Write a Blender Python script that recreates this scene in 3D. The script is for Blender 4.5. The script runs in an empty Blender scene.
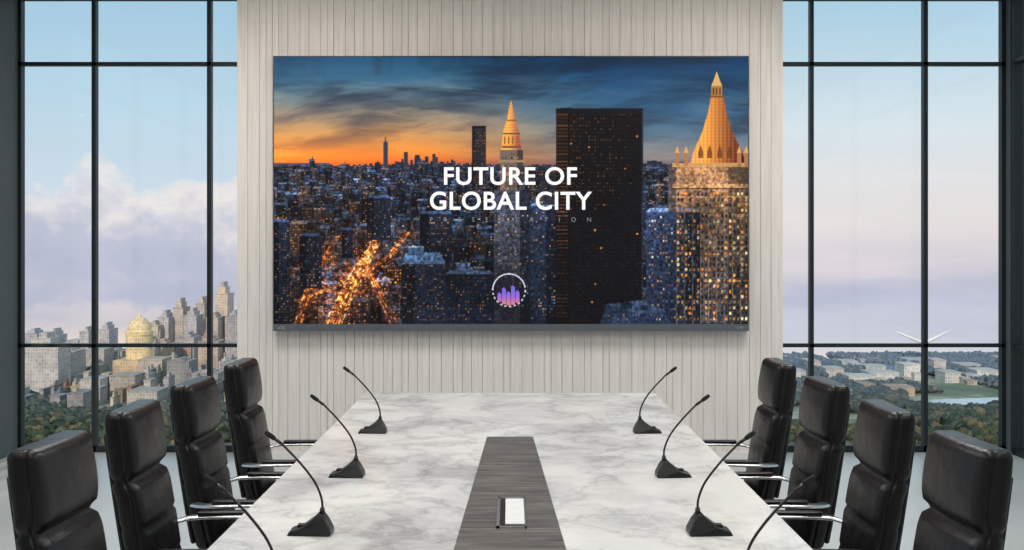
import bpy, bmesh, math, random
import numpy as np
from mathutils import Vector, Matrix, noise as mnoise

random.seed(7)
rng = np.random.default_rng(11)
scene = bpy.context.scene
try:
    scene.view_settings.view_transform = 'Standard'
    scene.view_settings.look = 'None'
except Exception:
    pass

F = 1000.0
CAM_Z = 1.735
def P(px, py, d):
    return Vector(((px-510)*d/F, d, CAM_Z-(py-250)*d/F))

def s2l(c):
    c = np.asarray(c, dtype=float)
    return np.where(c <= 0.04045, c/12.92, ((c+0.055)/1.055)**2.4)
def hexc(h, a=1.0):
    h = h.lstrip('#')
    r = [int(h[i:i+2], 16)/255 for i in (0, 2, 4)]
    return tuple(float(x) for x in s2l(r)) + (a,)

# ------------------------------------------------------------------ materials
class NT:
    def __init__(s, tree): s.t = tree
    def n(s, typ, **kw):
        nd = s.t.nodes.new(typ)
        for k, v in kw.items():
            if k == 'inp':
                for kk, vv in v.items():
                    if isinstance(vv, bpy.types.NodeSocket): s.t.links.new(vv, nd.inputs[kk])
                    else: nd.inputs[kk].default_value = vv
            else: setattr(nd, k, v)
        return nd
    def l(s, a, b): s.t.links.new(a, b)
    def math(s, op, a, b=0.0, clamp=False):
        nd = s.t.nodes.new('ShaderNodeMath'); nd.operation = op; nd.use_clamp = clamp
        for i, v in enumerate((a, b)):
            if isinstance(v, bpy.types.NodeSocket): s.t.links.new(v, nd.inputs[i])
            else: nd.inputs[i].default_value = v
        return nd.outputs[0]
    def ramp(s, fac, stops, interp='LINEAR'):
        nd = s.t.nodes.new('ShaderNodeValToRGB'); cr = nd.color_ramp; cr.interpolation = interp
        while len(cr.elements) > 1: cr.elements.remove(cr.elements[-1])
        cr.elements[0].position = stops[0][0]; cr.elements[0].color = stops[0][1]
        for p, c in stops[1:]:
            e = cr.elements.new(p); e.color = c
        s.t.links.new(fac, nd.inputs[0]); return nd.outputs[0]
    def mix(s, fac, a, b, blend='MIX'):
        nd = s.t.nodes.new('ShaderNodeMix'); nd.data_type = 'RGBA'; nd.blend_type = blend
        for i, v in ((0, fac), (6, a), (7, b)):
            if isinstance(v, bpy.types.NodeSocket): s.t.links.new(v, nd.inputs[i])
            else: nd.inputs[i].default_value = v
        return nd.outputs[2]

def new_mat(name):
    m = bpy.data.materials.new(name); m.use_nodes = True
    nt = NT(m.node_tree); b = m.node_tree.nodes['Principled BSDF']
    return m, nt, b

def basic(name, col, rough=0.5, metal=0.0, var=0.06, scale=20, bump=0.0, spec=0.5):
    m, nt, b = new_mat(name)
    tc = nt.n('ShaderNodeTexCoord')
    nz = nt.n('ShaderNodeTexNoise', inp={'Vector': tc.outputs['Object'], 'Scale': scale, 'Detail': 4.0})
    c = hexc(col)
    lo = tuple(x*(1-var) for x in c[:3])+(1,); hi = tuple(min(1, x*(1+var)) for x in c[:3])+(1,)
    nt.l(nt.ramp(nz.outputs[0], [(0.3, lo), (0.7, hi)]), b.inputs['Base Color'])
    b.inputs['Roughness'].default_value = rough; b.inputs['Metallic'].default_value = metal
    b.inputs['Specular IOR Level'].default_value = spec
    if bump:
        bp = nt.n('ShaderNodeBump', inp={'Strength': bump, 'Distance': 0.002, 'Height': nz.outputs[0]})
        nt.l(bp.outputs[0], b.inputs['Normal'])
    return m

def mat_leather():
    m, nt, b = new_mat('black_leather')
    tc = nt.n('ShaderNodeTexCoord')
    vo = nt.n('ShaderNodeTexVoronoi', inp={'Vector': tc.outputs['Object'], 'Scale': 300.0})
    nz = nt.n('ShaderNodeTexNoise', inp={'Vector': tc.outputs['Object'], 'Scale': 11.0, 'Detail': 3.0})
    nt.l(nt.ramp(nz.outputs[0], [(0.3, hexc('#0a0808')), (0.7, hexc('#151212'))]), b.inputs['Base Color'])
    h = nt.math('ADD', nt.math('MULTIPLY', vo.outputs[0], 0.12), nt.math('MULTIPLY', nz.outputs[0], 2.2))
    bp = nt.n('ShaderNodeBump', inp={'Strength': 0.35, 'Distance': 0.008, 'Height': h})
    nt.l(bp.outputs[0], b.inputs['Normal'])
    b.inputs['Roughness'].default_value = 0.33
    b.inputs['Specular IOR Level'].default_value = 0.34
    return m

def mat_marble():
    m, nt, b = new_mat('white_marble')
    tc = nt.n('ShaderNodeTexCoord')
    n0 = nt.n('ShaderNodeTexNoise', inp={'Vector': tc.outputs['Object'], 'Scale': 1.3, 'Detail': 5.0, 'Roughness': 0.6})
    mp = nt.n('ShaderNodeVectorMath', operation='MULTIPLY_ADD')
    nt.l(n0.outputs['Color'], mp.inputs[0]); mp.inputs[1].default_value = (0.9, 0.9, 0.9)
    nt.l(tc.outputs['Object'], mp.inputs[2])
    n1 = nt.n('ShaderNodeTexNoise', inp={'Vector': mp.outputs[0], 'Scale': 1.7, 'Detail': 9.0, 'Roughness': 0.6})
    n2 = nt.n('ShaderNodeTexNoise', inp={'Vector': mp.outputs[0], 'Scale': 2.0, 'Detail': 6.0, 'Roughness': 0.55})
    base = nt.ramp(n1.outputs[0], [(0.30, hexc('#abaaab')), (0.42, hexc('#cac9c9')), (0.53, hexc('#dddcda')), (0.7, hexc('#e9e8e5'))])
    v = nt.math('ABSOLUTE', nt.math('SUBTRACT', n2.outputs[0], 0.5))
    vein = nt.ramp(v, [(0.0, (0.55, 0.55, 0.56, 1)), (0.018, (0.8, 0.8, 0.81, 1)), (0.07, (1, 1, 1, 1))])
    nt.l(nt.mix(0.6, base, vein, 'MULTIPLY'), b.inputs['Base Color'])
    b.inputs['Roughness'].default_value = 0.22
    b.inputs['Specular IOR Level'].default_value = 0.42
    return m

def mat_darkwood():
    m, nt, b = new_mat('grey_oak_veneer')
    tc = nt.n('ShaderNodeTexCoord')
    mp = nt.n('ShaderNodeMapping', inp={'Vector': tc.outputs['Object'], 'Scale': (2.0, 55.0, 2.0)})
    n1 = nt.n('ShaderNodeTexNoise', inp={'Vector': mp.outputs[0], 'Scale': 1.6, 'Detail': 6.0, 'Roughness': 0.6, 'Distortion': 0.6})
    nt.l(nt.ramp(n1.outputs[0], [(0.3, hexc('#2f2d2d')), (0.5, hexc('#55514f')), (0.68, hexc('#817b77'))]), b.inputs['Base Color'])
    b.inputs['Roughness'].default_value = 0.5
    return m

def mat_slats():
    m, nt, b = new_mat('pale_wood_slats')
    tc = nt.n('ShaderNodeTexCoord')
    at = nt.n('ShaderNodeAttribute', attribute_name='tone')
    mp = nt.n('ShaderNodeMapping', inp={'Vector': tc.outputs['Object'], 'Scale': (45.0, 45.0, 1.6)})
    n1 = nt.n('ShaderNodeTexNoise', inp={'Vector': mp.outputs[0], 'Scale': 1.0, 'Detail': 5.0, 'Roughness': 0.6})
    c = nt.ramp(n1.outputs[0], [(0.25, hexc('#cfc6bf')), (0.5, hexc('#dcd5ce')), (0.75, hexc('#e7e1db'))])
    nt.l(nt.mix(1.0, c, at.outputs['Color'], 'MULTIPLY'), b.inputs['Base Color'])
    b.inputs['Roughness'].default_value = 0.65
    b.inputs['Specular IOR Level'].default_value = 0.3
    return m

def mat_glass():
    m = bpy.data.materials.new('window_glass'); m.use_nodes = True
    t = m.node_tree; t.nodes.clear(); nt = NT(t)
    tr = nt.n('ShaderNodeBsdfTransparent', inp={'Color': (0.985, 0.99, 0.99, 1)})
    gl = nt.n('ShaderNodeBsdfGlossy', inp={'Roughness': 0.02})
    mx = nt.n('ShaderNodeMixShader', inp={'Fac': 0.015})
    nt.l(tr.outputs[0], mx.inputs[1]); nt.l(gl.outputs[0], mx.inputs[2])
    o = nt.n('ShaderNodeOutputMaterial'); nt.l(mx.outputs[0], o.inputs[0])
    return m

def mat_attr_emit(name, strength=1.0):
    m, nt, b = new_mat(name)
    at = nt.n('ShaderNodeAttribute', attribute_name='pix')
    b.inputs['Base Color'].default_value = (0.003, 0.003, 0.004, 1)
    nt.l(at.outputs['Color'], b.inputs['Emission Color'])
    b.inputs['Emission Strength'].default_value = strength
    b.inputs['Roughness'].default_value = 0.5
    b.inputs['Specular IOR Level'].default_value = 0.08
    return m

def mat_emit(name, col, strength=1.0):
    m, nt, b = new_mat(name)
    b.inputs['Base Color'].default_value = (0, 0, 0, 1)
    b.inputs['Emission Color'].default_value = hexc(col)
    b.inputs['Emission Strength'].default_value = strength
    return m

def mat_building():
    m, nt, b = new_mat('city_facade')
    tc = nt.n('ShaderNodeTexCoord')
    at = nt.n('ShaderNodeAttribute', attribute_name='tone')
    sp = nt.n('ShaderNodeSeparateXYZ'); nt.l(tc.outputs['Object'], sp.inputs[0])
    u = nt.math('ADD', sp.outputs[0], nt.math('MULTIPLY', sp.outputs[1], 0.83))
    cb = nt.n('ShaderNodeCombineXYZ'); nt.l(u, cb.inputs[0]); nt.l(sp.outputs[2], cb.inputs[1])
    br = nt.n('ShaderNodeTexBrick', offset=0.0, inp={'Vector': cb.outputs[0], 'Scale': 1.0, 'Brick Width': 1.5, 'Row Height': 1.9,
              'Mortar Size': 0.36, 'Mortar Smooth': 0.6, 'Color1': (0.22, 0.25, 0.30, 1), 'Color2': (0.95, 0.95, 0.95, 1), 'Mortar': (1, 1, 1, 1)})
    nz = nt.n('ShaderNodeTexNoise', inp={'Vector': tc.outputs['Object'], 'Scale': 0.12, 'Detail': 6.0, 'Roughness': 0.7})
    va = nt.ramp(nz.outputs[0], [(0.35, (0.68, 0.68, 0.71, 1)), (0.6, (1.0, 1.0, 1.0, 1))])
    c = nt.mix(0.5, at.outputs['Color'], br.outputs[0], 'MULTIPLY')
    nt.l(nt.mix(1.0, c, va, 'MULTIPLY'), b.inputs['Base Color'])
    b.inputs['Roughness'].default_value = 0.7
    return m

def mat_tone(name, rough=0.9, scale=0.4, var=0.5):
    m, nt, b = new_mat(name)
    tc = nt.n('ShaderNodeTexCoord')
    at = nt.n('ShaderNodeAttribute', attribute_name='tone')
    nz = nt.n('ShaderNodeTexNoise', inp={'Vector': tc.outputs['Object'], 'Scale': scale, 'Detail': 5.0})
    g = nt.ramp(nz.outputs[0], [(0.3, (1-var, 1-var, 1-var, 1)), (0.7, (1, 1, 1, 1))])
    nt.l(nt.mix(1.0, at.outputs['Color'], g, 'MULTIPLY'), b.inputs['Base Color'])
    b.inputs['Roughness'].default_value = rough
    b.inputs['Specular IOR Level'].default_value = 0.1
    return m

M_leather = mat_leather()
M_marble = mat_marble()
M_dwood = mat_darkwood()
M_slat = mat_slats()
M_glass = mat_glass()
M_frame = basic('dark_aluminium_frame', '#1b2226', 0.45, 0.3)
M_slate = basic('slate_wall_paint', '#4b5557', 0.7, 0.0, 0.08, 3)
M_wallp = basic('wall_paint', '#d9d6d2', 0.8)
M_ceil = basic('ceiling_paint', '#e8e7e5', 0.9)
M_floor = basic('polished_light_floor', '#b9b8b5', 0.28, 0.0, 0.07, 1.2, spec=0.4)
M_chrome = basic('brushed_aluminium', '#c9cbcd', 0.25, 0.9, 0.03)
M_black = basic('black_plastic', '#0a0a0b', 0.38, 0.0, 0.1, 60)
M_foam = basic('mic_foam', '#070707', 0.8, 0.0, 0.3, 400, 0.5)
M_bezel = basic('display_bezel', '#5c6269', 0.4, 0.4)
M_bezelb = basic('display_edge', '#0b0c0e', 0.4, 0.2)
M_white = basic('white_plastic', '#e4e4e2', 0.4)
M_facade = mat_building()
M_fol = mat_tone('foliage', 0.95, 0.7, 0.55)

# ------------------------------------------------------------------ mesh helper
class MB:
    def __init__(s): s.v = []; s.f = []; s.m = []; s.sm = []; s.tone = []
    def add(s, vs, fs, mat=0, smooth=False, tone=None):
        o = len(s.v)
        s.v += [tuple(v) for v in vs]
        for f in fs:
            s.f.append(tuple(i+o for i in f)); s.m.append(mat); s.sm.append(smooth)
        s.tone += [tone or (1, 1, 1, 1)]*len(vs)
    def box(s, x0, x1, y0, y1, z0, z1, mat=0, tone=None):
        vs = [(x, y, z) for z in (z0, z1) for y in (y0, y1) for x in (x0, x1)]
        fs = [(0, 2, 3, 1), (4, 5, 7, 6), (0, 1, 5, 4), (2, 6, 7, 3), (0, 4, 6, 2), (1, 3, 7, 5)]
        s.add(vs, fs, mat, False, tone)
    def rbox(s, c, h, r, mat=0, seg=8, fn=None, M=None):
        """rounded, finely subdivided box; fn deforms each point"""
        def coords(a):
            e = [a, a-0.25*r, a-0.6*r, a-r]
            inner = list(np.linspace(-(a-r), a-r, seg+1))
            return [-x for x in e[:3]] + inner + e[:3][::-1]
        cs = [coords(h[i]) for i in range(3)]
        for ax in range(3):
            u, w = [i for i in range(3) if i != ax]
            for sg in (-1, 1):
                grid = []
                for a in cs[u]:
                    for b_ in cs[w]:
                        p = [0, 0, 0]; p[ax] = sg*h[ax]; p[u] = a; p[w] = b_
                        q = [max(-(h[i]-r), min(h[i]-r, p[i])) for i in range(3)]
                        d = Vector([p[i]-q[i] for i in range(3)])
                        if d.length > 1e-9: d.normalize()
                        P_ = Vector(q)+d*r
                        if fn: P_ = fn(P_)
                        P_ = P_+Vector(c)
                        if M: P_ = M @ P_
                        grid.append(P_)
                nb = len(cs[w]); fs = []
                for i in range(len(cs[u])-1):
                    for j in range(nb-1):
                        q4 = (i*nb+j, (i+1)*nb+j, (i+1)*nb+j+1, i*nb+j+1)
                        flip = (sg < 0) ^ (ax == 1)
                        fs.append(q4[::-1] if flip else q4)
                s.add(grid, fs, mat, True)
    def tube(s, path, rad, seg=10, mat=0, sq=(1, 1), up=Vector((0, 1, 0))):
        path = [Vector(p) for p in path]
        if not hasattr(rad, '__len__'): rad = [rad]*len(path)
        vs = []; fs = []
        for i, p in enumerate(path):
            t = (path[min(i+1, len(path)-1)]-path[max(i-1, 0)]).normalized()
            a = t.cross(up)
            if a.length < 1e-4: a = t.cross(Vector((1, 0, 0)))
            a.normalize(); b_ = a.cross(t).normalized()
            for k in range(seg):
                th = 2*math.pi*k/seg
                vs.append(p+a*math.cos(th)*rad[i]*sq[0]+b_*math.sin(th)*rad[i]*sq[1])
        for i in range(len(path)-1):
            for k in range(seg):
                fs.append((i*seg+k, i*seg+(k+1) % seg, (i+1)*seg+(k+1) % seg, (i+1)*seg+k))
        fs.append(tuple(range(seg))[::-1]); fs.append(tuple((len(path)-1)*seg+k for k in range(seg)))
        s.add(vs, fs, mat, True)
    def mesh(s, name, mats, tone=False, merge=0.0):
        me = bpy.data.meshes.new(name)
        me.from_pydata(s.v, [], s.f)
        for m in mats: me.materials.append(m)
        me.polygons.foreach_set('material_index', s.m)
        me.polygons.foreach_set('use_smooth', s.sm)
        if tone:
            ca = me.color_attributes.new('tone', 'FLOAT_COLOR', 'POINT')
            ca.data.foreach_set('color', np.array(s.tone, dtype=np.float32).ravel())
        if merge or not tone:
            bm = bmesh.new(); bm.from_mesh(me)
            if merge: bmesh.ops.remove_doubles(bm, verts=bm.verts, dist=merge)
            bmesh.ops.recalc_face_normals(bm, faces=bm.faces)
            bm.to_mesh(me); bm.free()
        me.update(); return me
    def obj(s, name, mats, tone=False, merge=0.0, parent=None, bevel=0.0):
        o = bpy.data.objects.new(name, s.mesh(name, mats, tone, merge))
        scene.collection.objects.link(o)
        if parent: o.parent = parent
        if bevel:
            b_ = o.modifiers.new('bevel', 'BEVEL'); b_.width = bevel; b_.segments = 3; b_.limit_method = 'ANGLE'
        return o

def smooth_path(pts, n=8):
    pts = [Vector(p) for p in pts]; out = []
    for i in range(len(pts)-1):
        p0 = pts[max(i-1, 0)]; p1 = pts[i]; p2 = pts[i+1]; p3 = pts[min(i+2, len(pts)-1)]
        for k in range(n):
            t = k/n
            out.append(0.5*((2*p1)+(p2-p0)*t+(2*p0-5*p1+4*p2-p3)*t*t+(3*p1-p0-3*p2+p3)*t**3))
    out.append(pts[-1]); return out

# ------------------------------------------------------------------ camera
cam = bpy.data.cameras.new('camera'); co = bpy.data.objects.new('camera', cam)
scene.collection.objects.link(co); scene.camera = co
co.location = (0, 0, CAM_Z); co.rotation_euler = (math.pi/2, 0, 0)
cam.sensor_width = 36; cam.lens = 36*F/1024
cam.shift_x = 2/1024; cam.shift_y = -25/1024
cam.clip_end = 5000

# ------------------------------------------------------------------ room shell
YW = 8.2; YG = 8.6; XL = -4.22; XR = 4.25; YB = -3.0; ZC = 4.02
b = MB(); b.box(XL-0.3, XR+0.3, YB-0.2, YG+0.2, -0.2, 0); b.obj('floor', [M_floor])
b = MB(); b.box(XL-0.3, XR+0.3, YB-0.2, YG+0.2, ZC, ZC+0.2); b.obj('ceiling', [M_ceil])
b = MB(); b.box(XL-0.3, XR+0.3, YB-0.2, YB, 0, ZC); b.obj('wall_back', [M_wallp])
PX0 = P(237, 0, YW).x; PX1 = P(783, 0, YW).x
b = MB()
b.box(PX0, PX1, YW+0.012, YG+0.1, 0, ZC, 0, (0.62, 0.60, 0.58, 1))
x = PX0
while x < PX1-0.01:
    w = random.choice([0.052, 0.075, 0.088, 0.098])
    x1 = min(x+w, PX1)
    t = random.uniform(0.95, 1.0)
    b.box(x+0.0015, x1-0.0015, YW, YW+0.016, 0.08, ZC, 0, (t, t*0.995, t*0.99, 1))
    x = x1
b.obj('wall_front', [M_slat], tone=True)
b = MB(); b.box(PX0-0.004, PX1+0.004, YW-0.012, YW+0.02, 0, 0.08); b.obj('baseboard_front', [M_wallp])

def zy(py): return CAM_Z-(py-250)*YG/F
def window_front(name, xs, x_in, x_out):
    b = MB()
    z0, z1 = 0.0, ZC
    for xc, w in xs: b.box(xc-w/2, xc+w/2, YG-0.03, YG+0.03, z0, z1)
    for za, zb in ((0.0, zy(445)), (zy(347)-0.0, zy(343.5)), (zy(66), zy(62.5)), (zy(0.5), ZC)):
        b.box(x_in, x_out, YG-0.03, YG+0.03, za, zb)
    b.box(x_in, x_out, YG-0.004, YG+0.004, zy(445), zy(0.5), 1)
    return b.obj(name, [M_frame, M_glass])
def gx(px): return (px-510)*YG/F
window_front('window_1', [(gx(20), 0.05), (gx(95), 0.036), (gx(210), 0.036)], XL, PX0)
window_front('window_2', [(gx(811), 0.032), (gx(924.5), 0.036), (gx(1003), 0.05)], PX1, XR)

def window_side(name, X, ya, yb, posts):
    b = MB()
    for yp in posts: b.box(X-0.04, X+0.04, yp-0.025, yp+0.025, 0, ZC)
    for za, zb in ((0.0, 0.06), (zy(347), zy(343)), (zy(66), zy(62)), (3.9, ZC)):
        b.box(X-0.035, X+0.035, ya, yb, za, zb)
    b.box(X-0.004, X+0.004, ya, yb, 0.06, 3.9, 1)
    b.obj(name, [M_frame, M_glass])
window_side('window_3', XL-0.05, -1.0, 7.6, [-1.0, 0.7, 2.4, 4.1, 5.8, 7.575])
window_side('window_4', XR+0.05, -1.0, 8.5, [-1.0, 0.9, 2.8, 4.7, 6.6, 8.475])
b = MB(); b.box(XL-0.2, XL, 7.6, YG+0.1, 0, ZC); b.box(XL-0.2, XL, YB, -1.0, 0, ZC); b.obj('wall_left', [M_slate])
b = MB(); b.box(XR+0.0, XR+0.2, 8.5, YG+0.1, 0, ZC); b.box(XR, XR+0.2, YB, -1.0, 0, ZC); b.obj('wall_right', [M_slate])

# ------------------------------------------------------------------ display picture (city at dusk)
S = 2
X0, Y0, X1, Y1 = 274, 57, 748, 324
W = (X1-X0)*S; H = (Y1-Y0)*S
yy, xx = np.mgrid[0:H, 0:W]
PXx = X0+(xx+0.5)/S; PYy = Y0+(yy+0.5)/S
def vn(gx_, gy_, octv=4, pers=0.55):
    out = np.zeros((H, W)); amp = 1; tot = 0
    for o in range(octv):
        nx = int(gx_*2**o)+2; ny = int(gy_*2**o)+2
        g = rng.random((ny, nx))
        fx = np.linspace(0, nx-1.001, W); fy = np.linspace(0, ny-1.001, H)
        ix = fx.astype(int); iy = fy.astype(int); tx = fx-ix; ty = fy-iy
        tx = tx*tx*(3-2*tx); ty = ty*ty*(3-2*ty)
        a = g[iy][:, ix]; b_ = g[iy][:, ix+1]; c = g[iy+1][:, ix]; d = g[iy+1][:, ix+1]
        out += amp*((a*(1-tx)+b_*tx)*(1-ty)[:, None]+(c*(1-tx)+d*tx)*ty[:, None]); tot += amp; amp *= pers
    return out/tot
def blur(a, sg):
    fy = np.fft.fftfreq(H+64)[:, None]; fx = np.fft.rfftfreq(W+64)[None]
    k = np.exp(-2*(math.pi*sg)**2*(fx**2+fy**2))
    out = np.empty_like(a)
    for c in range(3):
        p_ = np.pad(a[..., c], 32, mode='edge')
        out[..., c] = np.fft.irfft2(np.fft.rfft2(p_)*k, s=p_.shape)[32:-32, 32:-32]
    return out
def lerpc(t, stops):
    ps = [s_[0] for s_ in stops]; cs = np.array([s_[1] for s_ in stops], float)/255
    return np.stack([np.interp(t, ps, cs[:, k]) for k in range(3)], -1)
L = lerpc(PYy, [(57, (34, 84, 122)), (80, (60, 108, 138)), (100, (118, 134, 140)), (118, (178, 152, 122)), (135, (226, 164, 96)), (150, (246, 152, 64)), (160, (232, 116, 46)), (168, (170, 78, 48))])
Rr = lerpc(PYy, [(57, (18, 56, 96)), (85, (34, 82, 122)), (110, (58, 102, 136)), (135, (98, 124, 144)), (155, (142, 136, 138)), (168, (112, 100, 106))])
tm = np.clip((PXx-380)/270, 0, 1)[..., None]; tm = tm*tm*(3-2*tm)
img = L*(1-tm)+Rr*tm
def warp(a, slope, amp, wn):
    r = np.clip((yy+(PXx-511)*slope*S+amp*(wn-0.5)).astype(int), 0, H-1)
    return a[r, xx]
wn = vn(5, 4, 4)
layers = []
for (slope, amp, gxn, gyn) in ((0.08, 22, 5, 17), (-0.05, 26, 5, 26), (0.13, 20, 8, 20)):
    layers.append(warp(vn(gxn, gyn, 5, 0.6), slope, amp, wn))
big = vn(4, 4, 3)
dk = np.clip((layers[0]*0.55+big*0.45-0.46)*5, 0, 1)*np.clip((166-PYy)/30, 0.1, 1)
cc = lerpc(PYy, [(57, (26, 44, 66)), (95, (44, 58, 76)), (120, (84, 80, 86)), (145, (146, 96, 72)), (165, (130, 74, 56))])
ccr = lerpc(PYy, [(57, (20, 40, 64)), (110, (38, 60, 84)), (165, (84, 86, 98))])
cc = cc*(1-tm)+ccr*tm
img = img*(1-0.8*dk[..., None])+cc*0.8*dk[..., None]
dk2 = np.clip((layers[2]-0.51)*6, 0, 1)*np.clip((150-PYy)/50, 0, 1)
img = img*(1-0.4*dk2[..., None])+cc*0.4*dk2[..., None]
hl = np.clip((layers[1]-0.54)*6, 0, 1)*np.clip((PYy-62)/26, 0, 1)
hc = lerpc(PYy, [(57, (84, 128, 156)), (95, (160, 166, 162)), (125, (232, 184, 126)), (160, (255, 170, 80))])
hr = lerpc(PYy, [(57, (54, 102, 140)), (120, (120, 145, 160)), (165, (180, 160, 148))])
hc = hc*(1-tm)+hr*tm
img = img*(1-0.35*hl[..., None])+hc*0.35*hl[..., None]
horizon_glow = np.exp(-((PYy-158)/9)**2)*np.clip((470-PXx)/150, 0, 1)
img = img+horizon_glow[..., None]*np.array([.28, .12, .0])

def C(*c): return np.array(c, float)/255
def rect(x0, y0, x1, y1, c, a=1.0):
    i0 = max(0, int(round((x0-X0)*S))); i1 = min(W, int(round((x1-X0)*S)))
    j0 = max(0, int(round((y0-Y0)*S))); j1 = min(H, int(round((y1-Y0)*S)))
    if i1 <= i0 or j1 <= j0: return
    img[j0:j1, i0:i1] = img[j0:j1, i0:i1]*(1-a)+np.asarray(c)*a
def poly(pts, c, a=1.0):
    xs_ = [p[0] for p in pts]; ys_ = [p[1] for p in pts]
    i0 = max(0, int((min(xs_)-X0)*S)-1); i1 = min(W, int((max(xs_)-X0)*S)+2)
    j0 = max(0, int((min(ys_)-Y0)*S)-1); j1 = min(H, int((max(ys_)-Y0)*S)+2)
    if i1 <= i0 or j1 <= j0: return
    X = PXx[j0:j1, i0:i1]; Y = PYy[j0:j1, i0:i1]; ins = np.zeros(X.shape, bool)
    n = len(pts)
    for k in range(n):
        xa, ya = pts[k]; xb, yb = pts[(k+1) % n]
        if ya == yb: continue
        cond = ((ya > Y) != (yb > Y)) & (X < (xb-xa)*(Y-ya)/(yb-ya)+xa)
        ins ^= cond
    col = c(X, Y) if callable(c) else np.broadcast_to(np.asarray(c), X.shape+(3,))
    m_ = ins[..., None]*a
    img[j0:j1, i0:i1] = img[j0:j1, i0:i1]*(1-m_)+col*m_
def wins(x0, y0, x1, y1, cw, ch, p, cols, fillx=0.5, filly=0.5, a=0.9, band=0.0):
    y = y0+ch*0.3
    while y+ch*filly < y1:
        pr = p*(2.2 if rng.random() < band else 1.0)
        x = x0+cw*0.3
        while x+cw*fillx < x1:
            if rng.random() < pr:
                c = cols[rng.integers(len(cols))]
                rect(x, y, x+cw*fillx, y+ch*filly, c*rng.uniform(0.3, 1.0), a)
            x += cw
        y += ch
warm = [C(255, 196, 110), C(255, 165, 75), C(255, 220, 160), C(230, 140, 60)]
cool = [C(120, 150, 190), C(90, 120, 160)]
dim = [C(70, 84, 108), C(12, 16, 24), C(14, 18, 28)]
rect(274, 166, 748, 324, C(20, 26, 38))
rect(274, 163, 330, 167, C(92, 84, 98))
x = 276
while x < 560:
    w = rng.uniform(1.5, 4)
    dense = math.exp(-((x-425)/30)**2)
    h = 1+rng.uniform(0, 3)+dense*rng.uniform(1, 12)
    rect(x, 168-h, x+w, 172, C(48, 52, 70)*rng.uniform(0.7, 1.1))
    x += w*0.8
rect(383.3, 143, 388, 170, C(52, 62, 84)); rect(385.2, 137, 386, 144, C(52, 60, 80))
poly([(383.3, 143), (385.7, 140), (388, 143)], C(60, 70, 92))
rect(404, 152, 408, 170, C(50, 52, 70)); rect(415, 155, 420, 170, C(44, 46, 64)); rect(433, 157, 438, 170, C(60, 58, 74))
x = 560
while x < 690:
    w = rng.uniform(3, 7); rect(x, 166-rng.uniform(0, 6), x+w, 174, C(40, 48, 66)*rng.uniform(.8, 1.1)); x += w
pal = [C(30, 44, 66), C(18, 26, 40), C(38, 50, 70), C(54, 48, 50), C(14, 20, 30), C(56, 70, 94), C(28, 32, 42), C(64, 54, 50)]
def city_block(x, top, w, bot, base, t, sk=0.0):
    sw = w*rng.uniform(.2, .45)
    left = rng.random() < .5
    rh = (1.0+2.4*t)*rng.uniform(.6, 1.6)
    for k in range(0, max(1, int(bot-top)), 2):
        f = 1.0-0.45*min(1, k/(22+30*t))
        rect(x, top+k, x+w, min(bot, top+k+2), base*f)
        if left: rect(x, top+k, x+sw, min(bot, top+k+2), base*f*.5)
        else: rect(x+w-sw, top+k, x+w, min(bot, top+k+2), base*f*.5)
    o = rh*0.9*(1 if left else -1)
    poly([(x, top), (x+w, top), (x+w-o*.3, top-rh), (x+o*.6, top-rh)], base*1.7+0.035)
    for _ in range(rng.integers(0, 3)):
        rx = x+w*rng.uniform(.1, .7); rw = w*rng.uniform(.08, .26); r2 = rh+rng.uniform(.5, 2.8)*(1+t)
        rect(rx, top-r2, rx+rw, top-rh*.3, base*.9); rect(rx, top-r2, rx+rw, top-r2+.6, base*1.9+.03)
    p = [0.05, 0.12, 0.28, 0.5][rng.choice(4, p=[.22, .3, .3, .18])]
    cw = rng.uniform(1.4, 1.9)+0.8*t; ch = rng.uniform(1.6, 2.2)+1.0*t
    one = [warm[rng.integers(4)]]
    wins(x+.5, top+1, x+w-.5, bot, cw, ch, .6, dim, .5, .5, .4)
    wins(x+.5, top+1, x+w-.5, bot, cw, ch, p, one+warm[:1], .5, .45, .85, .15)
yb = 174.0
while yb < 352:
    t = (yb-174)/150
    x = 268-rng.uniform(0, 10)
    while x < 750:
        w = rng.uniform(3.2, 8)*(1+1.9*t)
        h = rng.uniform(2, 10)*(1+2.6*t)
        if rng.random() < .1: h *= 1.8
        base = pal[rng.integers(len(pal))]*rng.uniform(0.55, 1.2)*(1.05-0.3*t)
        if t < .2: base = base*(1-.35)+C(60, 66, 86)*.35
        city_block(x, yb-h, w, yb+12, base, t)
        x += w*rng.uniform(0.85, 1.35)
    yb += 3.8*(1+1.9*t)
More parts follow.
